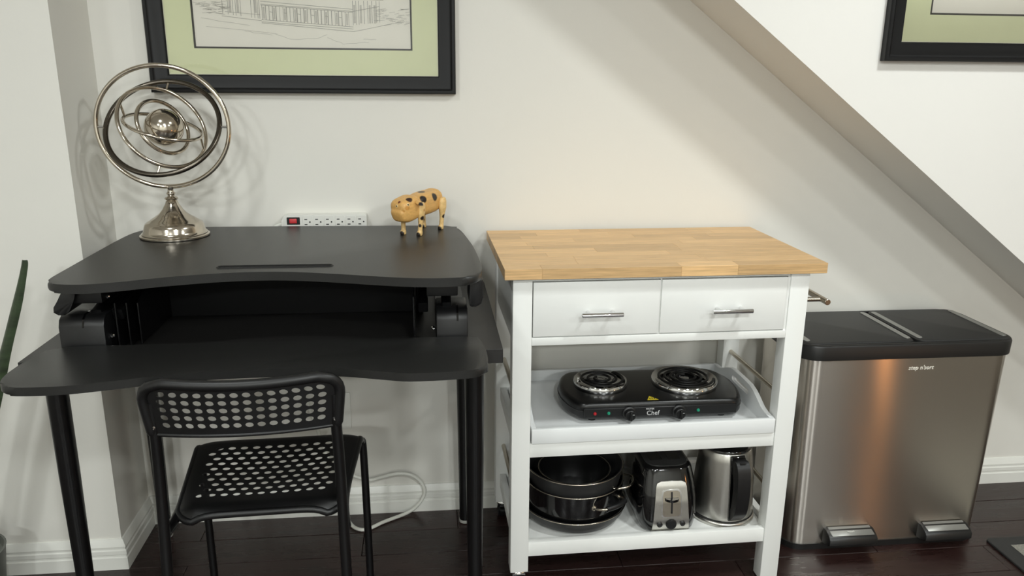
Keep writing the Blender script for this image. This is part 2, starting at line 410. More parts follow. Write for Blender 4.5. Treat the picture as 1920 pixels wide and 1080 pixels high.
# ------------------------------------------------------------------ standing desk converter
TZ = .915
cv = thing('desk_riser', 'black height adjustable desk riser with lower keyboard shelf, on the desk', 'desk riser', (-.33, -.35, DZ))
top = [(-.757, -.605), (-.735, -.637), (-.679, -.648), (-.615, -.634), (-.542, -.605), (-.444, -.578), (-.359, -.569), (-.281, -.575), (-.18, -.601), (-.112, -.623), (-.024, -.646), (.052, -.648), (.097, -.634), (.115, -.59), (.117, -.506), (.112, -.37), (.104, -.272), (.09, -.15), (.075, -.1), (.05, -.077), (-.146, -.066), (-.43, -.057), (-.68, -.057), (-.725, -.075), (-.752, -.12), (-.76, -.2), (-.761, -.33), (-.76, -.50)]
topc = cat2(top, 4)
bm = nb(); prism(bm, topc, 'z', TZ-.019, TZ, .007, 3)
ws = mk('work_surface', bm, surf_m, cv, 50)
# raised rim of the tablet slot; flat black bed paints its shaded depth
sl_o = rrect(-.452, -.203, -.534, -.512, .0105, 8); sl_i = rrect(-.446, -.209, -.529, -.5175, .0055, 8)
bm = nb(); o_ = [bm.verts.new((x, y, TZ)) for x, y in sl_o]; m_ = [bm.verts.new((x*.5+u*.5, y*.5+v*.5, TZ+.0022)) for (x, y), (u, v) in zip(sl_o, sl_i)]; i_ = [bm.verts.new((x, y, TZ+.0003)) for x, y in sl_i]
for k in range(len(o_)):
    k2 = (k+1) % len(o_); bm.faces.new((o_[k], o_[k2], m_[k2], m_[k])); bm.faces.new((m_[k], m_[k2], i_[k2], i_[k]))
bmesh.ops.recalc_face_normals(bm, faces=bm.faces[:])
mk('slot_rim', bm, blk_m, ws, 60)
mk('slot_bed', prism(nb(), sl_i, 'z', TZ+.0001, TZ+.0004), shade_blk_m, ws, 0)
KZ = .765
kt = [(-.782, -.788), (-.748, -.805), (-.665, -.805), (-.596, -.79), (-.535, -.774), (-.45, -.757), (-.36, -.75), (-.26, -.75), (-.172, -.757), (-.088, -.782), (-.037, -.795), (.045, -.792), (.095, -.782), (.114, -.758), (.118, -.70), (.115, -.64), (.106, -.597), (.085, -.584), (-.06, -.582), (-.33, -.582), (-.62, -.582), (-.75, -.585), (-.785, -.605), (-.795, -.66), (-.797, -.74)]
mk('keyboard_shelf', prism(nb(), cat2(kt, 4), 'z', KZ-.017, KZ, .006, 3), surf_m, cv, 50)
def side(s):
    # s=0 left, s=1 right: base housing, bracket, lever, lift arms
    x0, x1 = ((-.768, -.676), (.016, .086))[s]
    ztop = (.826, .822)[s]
    prof = [(-.572, DZ), (-.572, ztop-.022), (-.566, ztop-.008), (-.552, ztop), (-.47, ztop), (-.43, ztop-.03), (-.12, ztop-.055), (-.12, DZ)]
    hs = mk('base_housing', prism(nb(), prof, 'x', x0, x1, .004, 2), blk_m, cv)
    xm = (x0+x1)/2+(.004, .012)[s]
    mk('seam', prism(nb(), [(-.5735, ztop-.024), (-.5675, ztop-.0075), (-.553, ztop+.0008), (-.53, ztop+.0008), (-.53, ztop-.02)], 'x', xm-.002, xm+.002), blkgloss_m, hs)
    b0, b1 = ((-.742, -.672), (-.004, .064))[s]
    mk('bracket', box(nb(), b0, b1, -.575, -.16, TZ-.060, TZ-.019, .003, 2), blk_m, cv)
    # lever paddle
    if s == 0:
        mk('lever', prism(nb(), round_corners([(-.738, .896), (-.757, .862), (-.768, .846), (-.764, .835), (-.744, .833), (-.733, .845), (-.722, .868), (-.715, .896)], .006, 3), 'y', -.585, -.50, .003, 2), blk_m, cv)
    else:
        mk('lever', prism(nb(), round_corners([(.088, .896), (.088, .837), (.092, .831), (.110, .834), (.118, .845), (.119, .896)], .008, 3), 'y', -.585, -.50, .003, 2), blk_m, cv)
    for q, xo in enumerate(((-.700, .040)[s], (-.658, -.012)[s])):
        mk('lift_arm', prism(nb(), [(-.535, .808), (-.20, .872), (-.19, .892), (-.23, .893), (-.545, .832)], 'x', xo-.011, xo+.011, .003, 2), blkmet_m, cv)
    # steel side plates facing inwards
    for q in range(3 if s == 0 else 1):
        xp = (-.660+.016*q, -.034)[s]
        mk('side_plate', prism(nb(), [(-.55+.02*q, DZ+.004), (-.55+.02*q, .848-.006*q), (-.45, .86), (-.25, .80), (-.25, DZ+.004)], 'x', xp, xp+.003, .0006, 1), blkmet_m, cv)
    xs = (-.672, .0105)[s]
    for zz in (.775, .862):
        mk('screw', lathe(nb(), [(0, 0), (.0045, 0), (.005, -.002), (.003, -.004), (0, -.0035)], (xs, -.545, zz), 12, Matrix.Rotation(-pi/2, 3, 'X')), chrome_m, cv)
side(0); side(1)
mk('cross_panel', box(nb(), -.650, -.012, -.300, -.292, DZ, TZ-.0195, .001, 1), shade_blk_m, cv)
mk('cross_beam', box(nb(), -.665, -.008, -.36, -.33, .845, .885, .004, 2), blk_m, cv)

# ------------------------------------------------------------------ orbital sculpture
GX, GY = -.637, -.172
gy = thing('orbital_sculpture', 'polished nickel gyroscope sculpture of nested rings around a ball', 'sculpture', (GX, GY, TZ))
prof = [(0, 0), (.080, 0), (.0835, .002), (.0835, .006), (.079, .0085), (.079, .011), (.0755, .013), (.0735, .020), (.071, .032), (.068, .040), (.063, .044), (.060, .0455), (.055, .050), (.044, .058), (.033, .068), (.025, .079), (.020, .089), (.0165, .095), (.014, .104), (.0105, .1065), (.0155, .109), (.0165, .112), (.0145, .115), (.0095, .117), (.0078, .121), (.0105, .125), (.0105, .128), (.0075, .131), (.0068, .138), (.009, .141), (.009, .147), (0, .147)]
mk('base', lathe(nb(), [(r*1.0, z*.86) for r, z in prof], (GX, GY, TZ), 56), nick_m, gy, 50)
GC = Vector((GX-.002, GY, 1.187))
def rot(ax, a): return Matrix.Rotation(radians(a), 3, ax)
def ring(name, R, nrm, r, m, squash=1.0):
    n = Vector(nrm).normalized(); e1 = n.cross(Vector((0, 0, 1))) if abs(n.z) < .95 else Vector((1, 0, 0))
    e1.normalize(); e2 = n.cross(e1)
    pts = [GC+e1*R*cos(2*pi*k/72)+e2*R*squash*sin(2*pi*k/72) for k in range(72)]
    mk(name, tube(nb(), pts, r, 10, True), m, gy, 60)
    return pts
def pin(a, b, m=None): mk('pivot_pin', cyl(nb(), a, b, .003, 12), m or nick_m, gy)
ring('outer_ring', .1565, (0, -1, 0), .0056, nick_m, .936)
dk_pts = ring('dark_ring', .134, (0, -.80, .60), .0064, dnick_m)
for s in (-1, 1): pin(GC+Vector((s*.132, 0, 0)), GC+Vector((s*.1565, 0, 0)), chrome_m)
def by(f, pts): return max(pts, key=f)
sw_pts = ring('swing_ring', .108, (.624, -.60, .504), .0050, nick_m)
for s in (1, -1):
    a = by(lambda p: p.z*s, dk_pts); b = min(sw_pts, key=lambda p: (p-a).length); pin(a, b)
lv_pts = ring('level_ring', .090, (.277, -.16, .95), .0044, nick_m)
for s in (1, -1):
    a = by(lambda p: p.x*s, lv_pts); b = min(sw_pts, key=lambda p: (p-a).length); pin(a, b)
bl_pts = ring('ball_ring', .069, (.75, -.50, .435), .0050, nick_m)
BC = GC+Vector((.002, 0, -.002))
mk('ball', lathe(nb(), [(.046*sin(pi*k/24), -.046*cos(pi*k/24)) for k in range(25)], BC, 40), nick_m, gy, 80)

# ------------------------------------------------------------------ carved wooden animal
def remesh_paint(name, bm, voxel, parent, spots, base, dark, extra=()):
    me = bpy.data.meshes.new('tmp'); bm.to_mesh(me); bm.free()
    o = bpy.data.objects.new('tmp', me); COL.objects.link(o)
    md = o.modifiers.new('r', 'REMESH'); md.mode = 'VOXEL'; md.voxel_size = voxel
    sm = o.modifiers.new('s', 'SMOOTH'); sm.iterations = 4; sm.factor = .5
    bpy.context.view_layer.update()
    me2 = bpy.data.meshes.new_from_object(o.evaluated_get(bpy.context.evaluated_depsgraph_get()))
    bpy.data.objects.remove(o); bpy.data.meshes.remove(me)
    me2.name = name
    if callable(spots): spots = spots(me2)
    ca = me2.color_attributes.new('paint', 'FLOAT_COLOR', 'POINT')
    for i, v in enumerate(me2.vertices):
        c = base; f = 0
        for sp in spots:
            d = (v.co-Vector(sp[0])).length/sp[1]
            k = max(0, min(1, (1.12-d)/.24))
            cc = sp[2] if len(sp) > 2 else dark
            if k > 0: c = tuple(a*(1-k)+b*k for a, b in zip(c, cc))
        ca.data[i].color = (*c[:3], 1)
    me2.shade_smooth(); me2.materials.append(MATS['painted wood'])
    ob = bpy.data.objects.new(name, me2); COL.objects.link(ob); ob.parent = parent; ORG[ob] = ORG[parent]
    return ob
pm = mat('painted wood', (214, 168, 100), .42, var=.12, vscale=60, stretch=(1, 4, 4))
_nt = pm.node_tree; at = _nt.nodes.new('ShaderNodeAttribute'); at.attribute_name = 'paint'
_hs = [n for n in _nt.nodes if n.type == 'HUE_SAT'][0]; _nt.links.new(at.outputs['Color'], _hs.inputs['Color'])
WB = lin((216, 168, 98)); WD = lin((34, 24, 18)); WR = lin((110, 46, 26)); WL = lin((226, 190, 128)); WG = lin((196, 140, 66))
def blob(bm, c, r, rotm=None, p=2.6, n=20):
    """superellipsoid"""
    R = []; sg = lambda v, e: math.copysign(abs(v)**e, v); e = 2/p
    M = rotm or Matrix.Identity(3)
    for i in range(1, n):
        a = -pi/2+pi*i/n
        R.append([bm.verts.new(Vector(c)+M @ Vector((r[0]*sg(cos(a), e)*sg(cos(b), e), r[1]*sg(cos(a), e)*sg(sin(b), e), r[2]*sg(sin(a), e)))) for b in [2*pi*k/n for k in range(n)]])
    b0 = bm.verts.new(Vector(c)+M @ Vector((0, 0, -r[2]))); t0 = bm.verts.new(Vector(c)+M @ Vector((0, 0, r[2])))
    for a, b in zip(R, R[1:]):
        for k in range(n): bm.faces.new((a[k], a[(k+1) % n], b[(k+1) % n], b[k]))
    for k in range(n):
        bm.faces.new((b0, R[0][(k+1) % n], R[0][k])); bm.faces.new((t0, R[-1][k], R[-1][(k+1) % n]))
pig = thing('wooden_pig', 'small carved wooden pig with black spots standing on the riser', 'figurine', (-.013, -.150, TZ), math.atan2(-.855, -.52), True)
HZ = .072; hd = rot('Z', -14)
def hp_(v): return Vector((.052, 0, 0))+hd @ Vector(v)
bm = nb()
blob(bm, (-.012, 0, .0750), (.064, .0315, .0300), rot('Y', 2), 3.0, 28)
blob(bm, (-.054, 0, .0785), (.021, .0300, .0290), None, 2.4, 20)
blob(bm, hp_((.016, 0, .0705)), (.034, .0315, .0310), hd @ rot('Y', 14), 3.6, 24)
blob(bm, hp_((.033, 0, .0600)), (.020, .0255, .0190), hd @ rot('Y', 24), 3.4, 20)
nose = hp_((.053, 0, .056))
from mathutils.bvhtree import BVHTree
PMI = (Matrix.Translation(pig.location) @ Matrix.Rotation(pig.rotation_euler.z, 4, 'Z')).inverted()
EYES = []
def body_spots(me):
    tree = BVHTree.FromPolygons([v.co.copy() for v in me.vertices], [tuple(p.vertices) for p in me.polygons])
    def at(px, py):
        d = fw+rt2*((px-960)/F_PX)-up2*((py-540)/F_PX)
        o = PMI @ CAM; q = (PMI.to_3x3() @ d).normalized()
        return tree.ray_cast(o, q)
    out = [((-.02, -.032, .075), .012, WD), ((.024, -.031, .08), .010, WD), ((-.074, .008, .085), .008, WD), ((.0, 0, .106), .010, WD)]
    for px, py, r, c in ((794, 373, .0105, WD), (815, 369, .0110, WD), (752, 360, .0075, WD), (774, 357, .0080, WD), (801, 353.5, .0075, WD), (739, 369, .0062, WR), (748.5, 379, .0040, WR), (767, 374, .0085, lin((58, 36, 24))), (764, 390, .0060, WG), (757, 396, .0030, WG)):
        h = at(px, py)
        if h[0] is not None: out.append((tuple(h[0]), r, c))
    for px, py in ((744, 386.5), (765, 384)):
        h = at(px, py)
        if h[0] is not None: EYES.append((h[0], h[1]))
    return out
pb = remesh_paint('body', bm, .0019, pig, body_spots, WB, WD)
def legm(fx, fy, tilt, spots, front):
    bm = nb()
    R_ = []
    for z, rx, ry in ((0, .0085, .0075), (.008, .0088, .0075), (.012, .0065, .006), (.030, .0066, .006), (.042, .0085, .007), (.058, .0135, .0092), (.076, .0140, .009), (.086, .009, .006)):
        R_.append([(fx+tilt*z+rx*cos(2*pi*k/14)*(1.1 if z < .01 else 1)+(.002 if z < .01 else 0), fy*(1+.14*min(z/.06, 1))+ry*sin(2*pi*k/14), z) for k in range(14)])
    loft(bm, R_)
    return remesh_paint('leg', bm, .0017, pig, spots, WL, WD)
hoof = lambda x, y: ((x+.009, y, .003), .0065, WD)
legm(.050, .024, -.06, [hoof(.050, .024), ((.050, .032, .046), .006, WD), ((.055, .028, .026), .0045, WD), ((.055, .018, .035), .0055, WD), ((.046, .034, .066), .004, WG)], True)
legm(.055, -.022, -.06, [hoof(.055, -.022)], True)
legm(-.048, .030, -.05, [hoof(-.048, .030), ((-.05, .037, .036), .006, WD), ((-.060, .034, .068), .0065, WD)], False)
legm(-.052, -.026, -.05, [hoof(-.052, -.026), ((-.045, -.022, .022), .005, WD)], False)
def ear(s):
    base = hp_((.006, s*.029, .090)); d = hd @ Vector((.10, s*1.0, -.30)); d.normalize()
    bm = nb(); tube(bm, [base-d*.006, base+d*.004, base+d*.014, base+d*.024], [.006, .0095, .0085, .003], 10, False, .5)
    return remesh_paint('ear', bm, .0016, pig, [(tuple(base+d*.022), .010, WD)], WB, WD)
ear(1); ear(-1)
def dot(name, c, n, r, m):
    c, n = Vector(c), Vector(n).normalized(); c = c-n*.0002; q = n.to_track_quat('Z', 'Y').to_matrix()
    return mk(name, lathe(nb(), [(r, -.002), (r, .0004), (r*.7, .001), (0, .0012)], c, 14, q), m, pb, 60)
eyew = mat('eye ring', (226, 196, 140), .4, var=.02, vscale=40); eyed = mat('eye dark', (30, 20, 16), .3, var=.02, vscale=40)
for c, n in EYES:
    dot('eye', c, n, .0040, eyew); dot('pupil', Vector(c)+Vector(n)*.0009, n, .0020, eyed)
tl = mk('tail', tube(nb(), cat([(-.070, 0, .09), (-.078, .001, .086), (-.080, .004, .078), (-.078, .003, .072)], 5), .0018, 8), MATS['painted wood'], pig)
ca = tl.data.color_attributes.new('paint', 'FLOAT_COLOR', 'POINT')
for d in ca.data: d.color = WG

# ------------------------------------------------------------------ power strip on the wall
ps = thing('power_strip', 'white six outlet power strip with red switch and long looping cord, on the wall', 'power strip', (-.28, 0, .89))
PY = -.032
mk('housing', prism(nb(), round_corners([(-.398, .900), (-.385, .894), (-.166, .894), (-.166, .941), (-.385, .941), (-.396, .934)], [.006, .006, .005, .005, .008, .008], 4), 'y', PY, -.0005, .004, 3), whpl_m, ps)
sw = mk('switch_bezel', box(nb(), -.382, -.347, PY-.0015, PY+.002, .914, .9345, .001, 1), blk_m, ps)
mk('rocker', box(nb(), -.375, -.355, PY-.0038, PY-.001, .918, .931, .0012, 2), red_m, sw)
for k in range(6):
    x = -.326+k*.0292
    oc = mk('outlet', prism(nb(), rrect(x-.0135, x+.0135, .9035, .9385, .004, 4), 'y', PY-.0010, PY+.001, .0004, 1), whpl_m, ps)
    for z, h in ((.9145, .0075), (.9285, .0075)):
        mk('slot', box(nb(), x-.0085, x-.0085+h, PY-.0016, PY-.0005, z-.0012, z+.0012), blk_m, oc, 0)
    mk('ground_hole', cyl(nb(), (x+.006, PY-.0016, .921), (x+.006, PY-.0005, .921), .0021, 14), blk_m, oc)
pts = [(-.385, -.02, .915), (-.402, -.02, .912), (-.418, -.02, .904), (-.43, -.016, .885), (-.432, -.009, .80), (-.425, -.008, .72), (-.40, -.014, .55), (-.36, -.02, .38), (-.315, -.024, .22), (-.282, -.032, .09), (-.262, -.045, .018), (-.240, -.088, .0062), (-.212, -.112, .0062), (-.185, -.105, .0062), (-.147, -.075, .0062), (-.075, -.034, .010), (-.040, -.028, .036), (-.023, -.026, .072), (-.033, -.023, .104), (-.062, -.022, .130), (-.105, -.022, .137), (-.150, -.022, .128), (-.194, -.023, .121), (-.248, -.024, .146), (-.285, -.026, .19), (-.297, -.036, .255), (-.282, -.040, .29), (-.279, -.033, .314)]
cb = mk('cable', tube(nb(), cat(pts, 8), .0053, 12), cord_m, ps)
mk('plug', box(nb(), -.292, -.266, -.036, -.0079, .307, .334, .004, 2), whpl_m, cb)

# wall outlet and extension cord
ou = thing('wall_outlet', 'white wall outlet plate low on the wall behind the chair', 'outlet', (-.272, 0, .283))
mk('cover_plate', box(nb(), -.307, -.237, -.006, -.0003, .283, .401, .003, 2), whpl_m, ou)
for z in (.325, .368):
    rc = mk('receptacle', prism(nb(), rrect(-.289, -.255, z-.014, z+.014, .009, 5), 'y', -.0075, -.005, .0005, 1), whpl_m, ou)
    for x in (-.2785, -.2665): mk('slot', box(nb(), x-.001, x+.001, -.0078, -.007, z-.002, z+.007), blk_m, rc, 0)
# ------------------------------------------------------------------ chair (perforated)
def perf(cols, rows, stag, cw, ch, rx, ry, skip, mx, my):
    """grid with round holes in a plane: cols x rows cells of cw x ch, margin mx,my; returns bmesh in (u,v) metres"""
    bm = nb(); K = 4
    W = cols*cw+(cw/2 if stag else 0); H = rows*ch
    def cell(x0, y0, w_, h_, hole, kx):
        per = [(x0+w_*k/kx, y0) for k in range(kx)]+[(x0+w_, y0+h_*k/K) for k in range(K)]+[(x0+w_-w_*k/kx, y0+h_) for k in range(kx)]+[(x0, y0+h_-h_*k/K) for k in range(K)]
        o = [bm.verts.new((x, y, 0)) for x, y in per]
        if not hole: bm.faces.new(o); return
        cx, cy = x0+w_/2, y0+h_/2
        i = []
        for x, y in per:
            a = math.atan2((y-cy)/h_, (x-cx)/w_); i.append(bm.verts.new((cx+rx*cos(a), cy+ry*sin(a), 0)))
        n = len(o)
        for k in range(n): bm.faces.new((o[k], o[(k+1) % n], i[(k+1) % n], i[k]))
    for r in range(rows):
        off = cw/2 if (stag and r % 2) else 0
        if stag:
            if off: cell(0, r*ch, cw/2, ch, False, 2)
            else: cell(cols*cw, r*ch, cw/2, ch, False, 2)
        for c in range(cols): cell(off+c*cw, r*ch, cw, ch, not skip(c, r), K)
    nx = int(round(W/(cw/4))); gx = [k*cw/4 for k in range(nx+1)]; gy_ = [k*ch/4 for k in range(rows*4+1)]
    def strip(xs, ys):
        g = [[bm.verts.new((x, y, 0)) for x in xs] for y in ys]
        for j in range(len(ys)-1):
            for i in range(len(xs)-1): bm.faces.new((g[j][i], g[j][i+1], g[j+1][i+1], g[j+1][i]))
    ml = [-mx+mx*k/5 for k in range(6)]; mr_ = [W+mx*k/5 for k in range(6)]; mb = [-my+my*k/5 for k in range(6)]; mt_ = [H+my*k/5 for k in range(6)]
    for xs, ys in ((ml, gy_), (mr_, gy_), (gx, mb), (gx, mt_), (ml, mb), (mr_, mb), (ml, mt_), (mr_, mt_)): strip(xs, ys)
    bmesh.ops.remove_doubles(bm, verts=bm.verts[:], dist=1e-5)
    return bm, W, H
ch = thing('perforated_chair', 'black metal chair with perforated plastic seat and back pulled up to the desk', 'chair', (-.3595, -.570, 0), .042, True)
# local frame: x right, y towards the wall (front of the chair), origin under the seat centre (world y -.57)
bm, W, H = perf(14, 5, False, .0238, .0200, .0084, .0074, lambda c, r: False, .022, .016)
tw, th = W+.044, H+.032
def back_map(u, v):          # u -1..1, v 0..1 (bottom..top) -> local
    hw = .170+.0110*min(1, v*1.15); rc = .042
    d = (1-v)*.116
    if d < rc: hw -= rc-sqrt(max(0, rc*rc-(rc-d)**2))
    x = u*hw
    y = -.222-.016*v-.028*(1-(x/.185)**2)
    z = .662+.110*v-.004*(1-u*u)*v
    return Vector((x, y, z))
for v in bm.verts:
    u = ((v.co.x+.022)/tw)*2-1; t = (v.co.y+.016)/th
    v.co = back_map(u, min(1, max(0, t)))
bk = mk('backrest', bm, chair_m, ch, 40)
thicken(bk, .003)
out = [back_map(-1, k/14) for k in range(15)]+[back_map(-1+2*k/24, 1) for k in range(1, 24)]+[back_map(1, 1-k/14) for k in range(15)]
mk('back_rim', tube(nb(), out, [.008]+[.0105]*(len(out)-2)+[.008], 12), chair_m, bk, 60)
mk('lower_lip', tube(nb(), [back_map(-1+2*k/24, 0) for k in range(25)], .004, 10), chair_m, bk, 60)
# seat
bm, W, H = perf(11, 10, True, .0262, .0222, .0082, .0072, lambda c, r: False, .026, .048)
tw, th = W+.052, H+.096
def seat_map(u, v):          # v 0 rear .. 1 front
    hw = .164+.030*v; d = min(v, 1-v)*.345; rc = .03
    if d < rc: hw -= rc-sqrt(max(0, rc*rc-(rc-d)**2))
    x = u*hw; y = -.168+.345*v
    z = .463-.010*(1-(2*v-1)**2)*(1-u*u)-.012*u**8
    if v > .9: z -= .018*((v-.9)/.1)**2
    if v < .08: z -= .010*((.08-v)/.08)**2
    return Vector((x, y, z))
for v in bm.verts:
    v.co = seat_map(((v.co.x+.026)/tw)*2-1, (v.co.y+.048)/th)
se = mk('seat', bm, chair_m, ch, 40)
thicken(se, .002)
cv_ = lambda k: (1-cos(pi*k/30))/2
ol = [seat_map(1, cv_(k)) for k in range(31)]+[seat_map(1-2*k/20, 1) for k in range(1, 20)]+[seat_map(-1, 1-cv_(k)) for k in range(31)]+[seat_map(-1+2*k/20, 0) for k in range(1, 20)]
ol = [Vector(p)-Vector((0, 0, .004)) for p in ol]
mk('seat_rim', tube(nb(), ol, .0075, 10, True), chair_m, se, 60)
for s in (-1, 1):
    rl = mk('rear_leg', tube(nb(), cat([(s*.178, -.272, .006), (s*.175, -.252, .20), (s*.172, -.230, .40), (s*.170, -.220, .55), (s*.167, -.224, .67), (s*.167, -.230, .73)], 6), .0108, 16), blkmet_m, ch)
    mk('foot', cyl(nb(), (s*.178, -.2725, 0), (s*.178, -.2710, .02), .0125, 16, .002), blk_m, rl)
    fl = mk('front_leg', tube(nb(), cat([(s*.176, -.222, .436), (s*.168, -.12, .441), (s*.178, .06, .441), (s*.188, .145, .443), (s*.192, .172, .430), (s*.196, .186, .40), (s*.198, .200, .20), (s*.199, .207, .006)], 8), .0098, 16), blkmet_m, ch)
    mk('foot', cyl(nb(), (s*.199, .2073, 0), (s*.199, .2065, .02), .0115, 16, .002), blk_m, fl)
    mk('screw', lathe(nb(), [(0, 0), (.0042, 0), (.0048, .0015), (.003, .0035), (0, .003)], (s*.167, -.2335, .678), 14, Matrix.Rotation(pi/2, 3, 'X')), chrome_m, rl)
    mk('seat_clip', cyl(nb(), (s*.125, -.150, .431), (s*.125, -.150, .453), .012, 16, .004), blk_m, ch)

# ------------------------------------------------------------------ kitchen cart
CO = (.1747, -.4862, 0); CR = .0145
ct = thing('kitchen_cart', 'white kitchen cart with butcher block top, two drawers and open shelves', 'cart', CO, CR, True)
W_, D_, H_ = .7814, .4623, .8893
tp = bpy.data.objects.new('countertop', None)
bm = nb(); box(bm, .004, W_-.004, .004, D_-.004, H_-.0262, H_-.0250)
tp = mk('countertop', bm, white_m, ct)
rows = 11; rh = D_/rows; q = random.Random(11)
lens0 = [(0, .09, .42, .555, W_)]
for r in range(rows):
    if r == 0: cuts = [0, .087, .418, .557, W_]
    else:
        cuts = [0]; x = q.uniform(.08, .3)
        while x < W_-.08: cuts.append(x); x += q.uniform(.2, .42)
        cuts.append(W_)
    for a, b in zip(cuts, cuts[1:]):
        mk('stave', box(nb(), a+.00008, b-.00008, r*rh+.00008, (r+1)*rh-.00008, H_-.0250, H_, .0005, 1), wood_m, tp, 0)
LX0, LX1, RX0, RX1 = .022, .068, .702, .750
LY0, LY1, KY0, KY1 = .020, .064, .392, .438
LT = H_-.0262
for nm, x0, x1, y0, y1, z0 in (('front_left', LX0, LX1, LY0, LY1, .078), ('back_left', LX0, LX1, KY0, KY1, .064), ('front_right', RX0, RX1, LY0, LY1, .004), ('back_right', RX0, RX1, KY0, KY1, .004)):
    lg = mk('leg', box(nb(), x0, x1, y0, y1, z0, LT, .0015, 2), white_m, ct)
    if 'right' in nm:
        mk('glide', cyl(nb(), ((x0+x1)/2, (y0+y1)/2, 0), ((x0+x1)/2, (y0+y1)/2, .004), .014, 16), blk_m, lg)
    else:
        cx, cy = (x0+x1)/2, (y0+y1)/2
        cs = mk('caster', lathe(nb(), [(0, z0), (.021, z0), (.0235, z0-.003), (.0235, z0-.006), (.017, z0-.010), (.010, z0-.014), (0, z0-.014)], (cx, cy, 0), 24), chrome_m, lg)
        yw_ = cy+.014; zc = .026
        fb = nb()
        for s in (-1, 1): prism(fb, round_corners([(cy-.016, z0-.010), (cy+.018, z0-.010), (yw_+.010, zc-.004), (yw_-.006, zc-.006)], .004, 3), 'x', cx+s*.0155-.001, cx+s*.0155+.001)
        box(fb, cx-.0165, cx+.0165, cy-.016, cy+.018, z0-.012, z0-.009)
        mk('fork', fb, chrome_m, cs)
        mk('wheel', cyl(nb(), (cx-.0125, yw_, zc), (cx+.0125, yw_, zc), zc, 28, .004), blk_m, cs)
        mk('brake_pedal', box(nb(), cx-.010, cx+.010, cy-.030, cy-.010, z0-.030, z0-.022, .002, 1), blk_m, cs)
# drawer box: side, back and floor panels, front rails
mk('side_panel', box(nb(), LX0+.004, LX0+.022, LY1, KY0, .697, LT, .001, 1), white_m, ct)
mk('side_panel', box(nb(), RX1-.022, RX1-.004, LY1, KY0, .697, LT, .001, 1), white_m, ct)
mk('back_panel', box(nb(), LX1, RX0, KY0+.012, KY0+.028, .697, LT, .001, 1), white_m, ct)
mk('drawer_floor', box(nb(), LX1, RX0, LY1-.02, KY0+.010, .699, .707, .0005, 1), white_m, ct)
mk('top_rail', box(nb(), LX1, RX0, LY0+.004, LY0+.022, .8535, LT, .001, 1), white_m, ct)
mk('drawer_rail', box(nb(), LX1, RX0-.0005, LY0-.001, LY0+.022, .6965, .7155, .0012, 2), white_m, ct)
mk('centre_divider', box(nb(), .3772, .3812, LY0+.006, KY0+.010, .7155, .8535), white_m, ct)
for s, (a, b) in enumerate(((.0705, .3765), (.3800, .6945))):
    dr = mk('drawer', box(nb(), a, b, LY0+.0005, LY0+.018, .7180, .8515, .0012, 2), white_m, ct)
    mk('drawer_box', box(nb(), a+.012, b-.012, LY0+.018, KY0, .7195, .82), white_m, dr)
    cx = (.2313, .5497)[s]; z = .777
    hn = mk('handle', cyl(nb(), (cx-.050, LY0-.028, z), (cx+.050, LY0-.028, z), .0058, 20, .001), chrome_m, dr)
    for sx in (-1, 1): mk('handle_post', cyl(nb(), (cx+sx*.030, LY0-.026, z), (cx+sx*.030, LY0+.001, z), .0045, 14), chrome_m, dr)
mk('edge_strip', box(nb(), .6955, RX0-.0003, LY0+.003, LY0+.018, .7155, .8535), white_m, ct)
# shelves with rails
def shelf(z0, z1, fz):
    s = mk('shelf', box(nb(), LX1-.012, RX0+.012, LY0+.020, KY1-.006, fz-.012, fz, .0005, 1), white_m, ct)
    mk('front_rail', box(nb(), LX1, RX0, LY0+.004, LY0+.022, z0, z1, .0012, 2), white_m, s)
    mk('back_rail', box(nb(), LX1, RX0, KY1-.022, KY1-.004, z0, z1, .0012, 2), white_m, s)
    for x in (LX0+.012, RX1-.030): mk('side_rail', box(nb(), x, x+.018, LY1, KY0, z0, z1, .0012, 2), white_m, s)
shelf(.401, .4395, .4385); shelf(.121, .1605, .150)
for z in (.525, .252):
    for x in ((LX0+LX1)/2, (RX0+RX1)/2):
        mk('guard_rod', cyl(nb(), (x, LY1-.004, z), (x, KY0+.004, z), .0065, 18), rod_m, ct)
tb = mk('towel_bar', cyl(nb(), (.799, .012, .787), (.799, .440, .787), .0075, 22, .001), rod_m, ct)
for y in (.042, .415): mk('bar_post', cyl(nb(), (RX1-.001, y, .787), (.799, y, .787), .0058, 18), rod_m, tb)

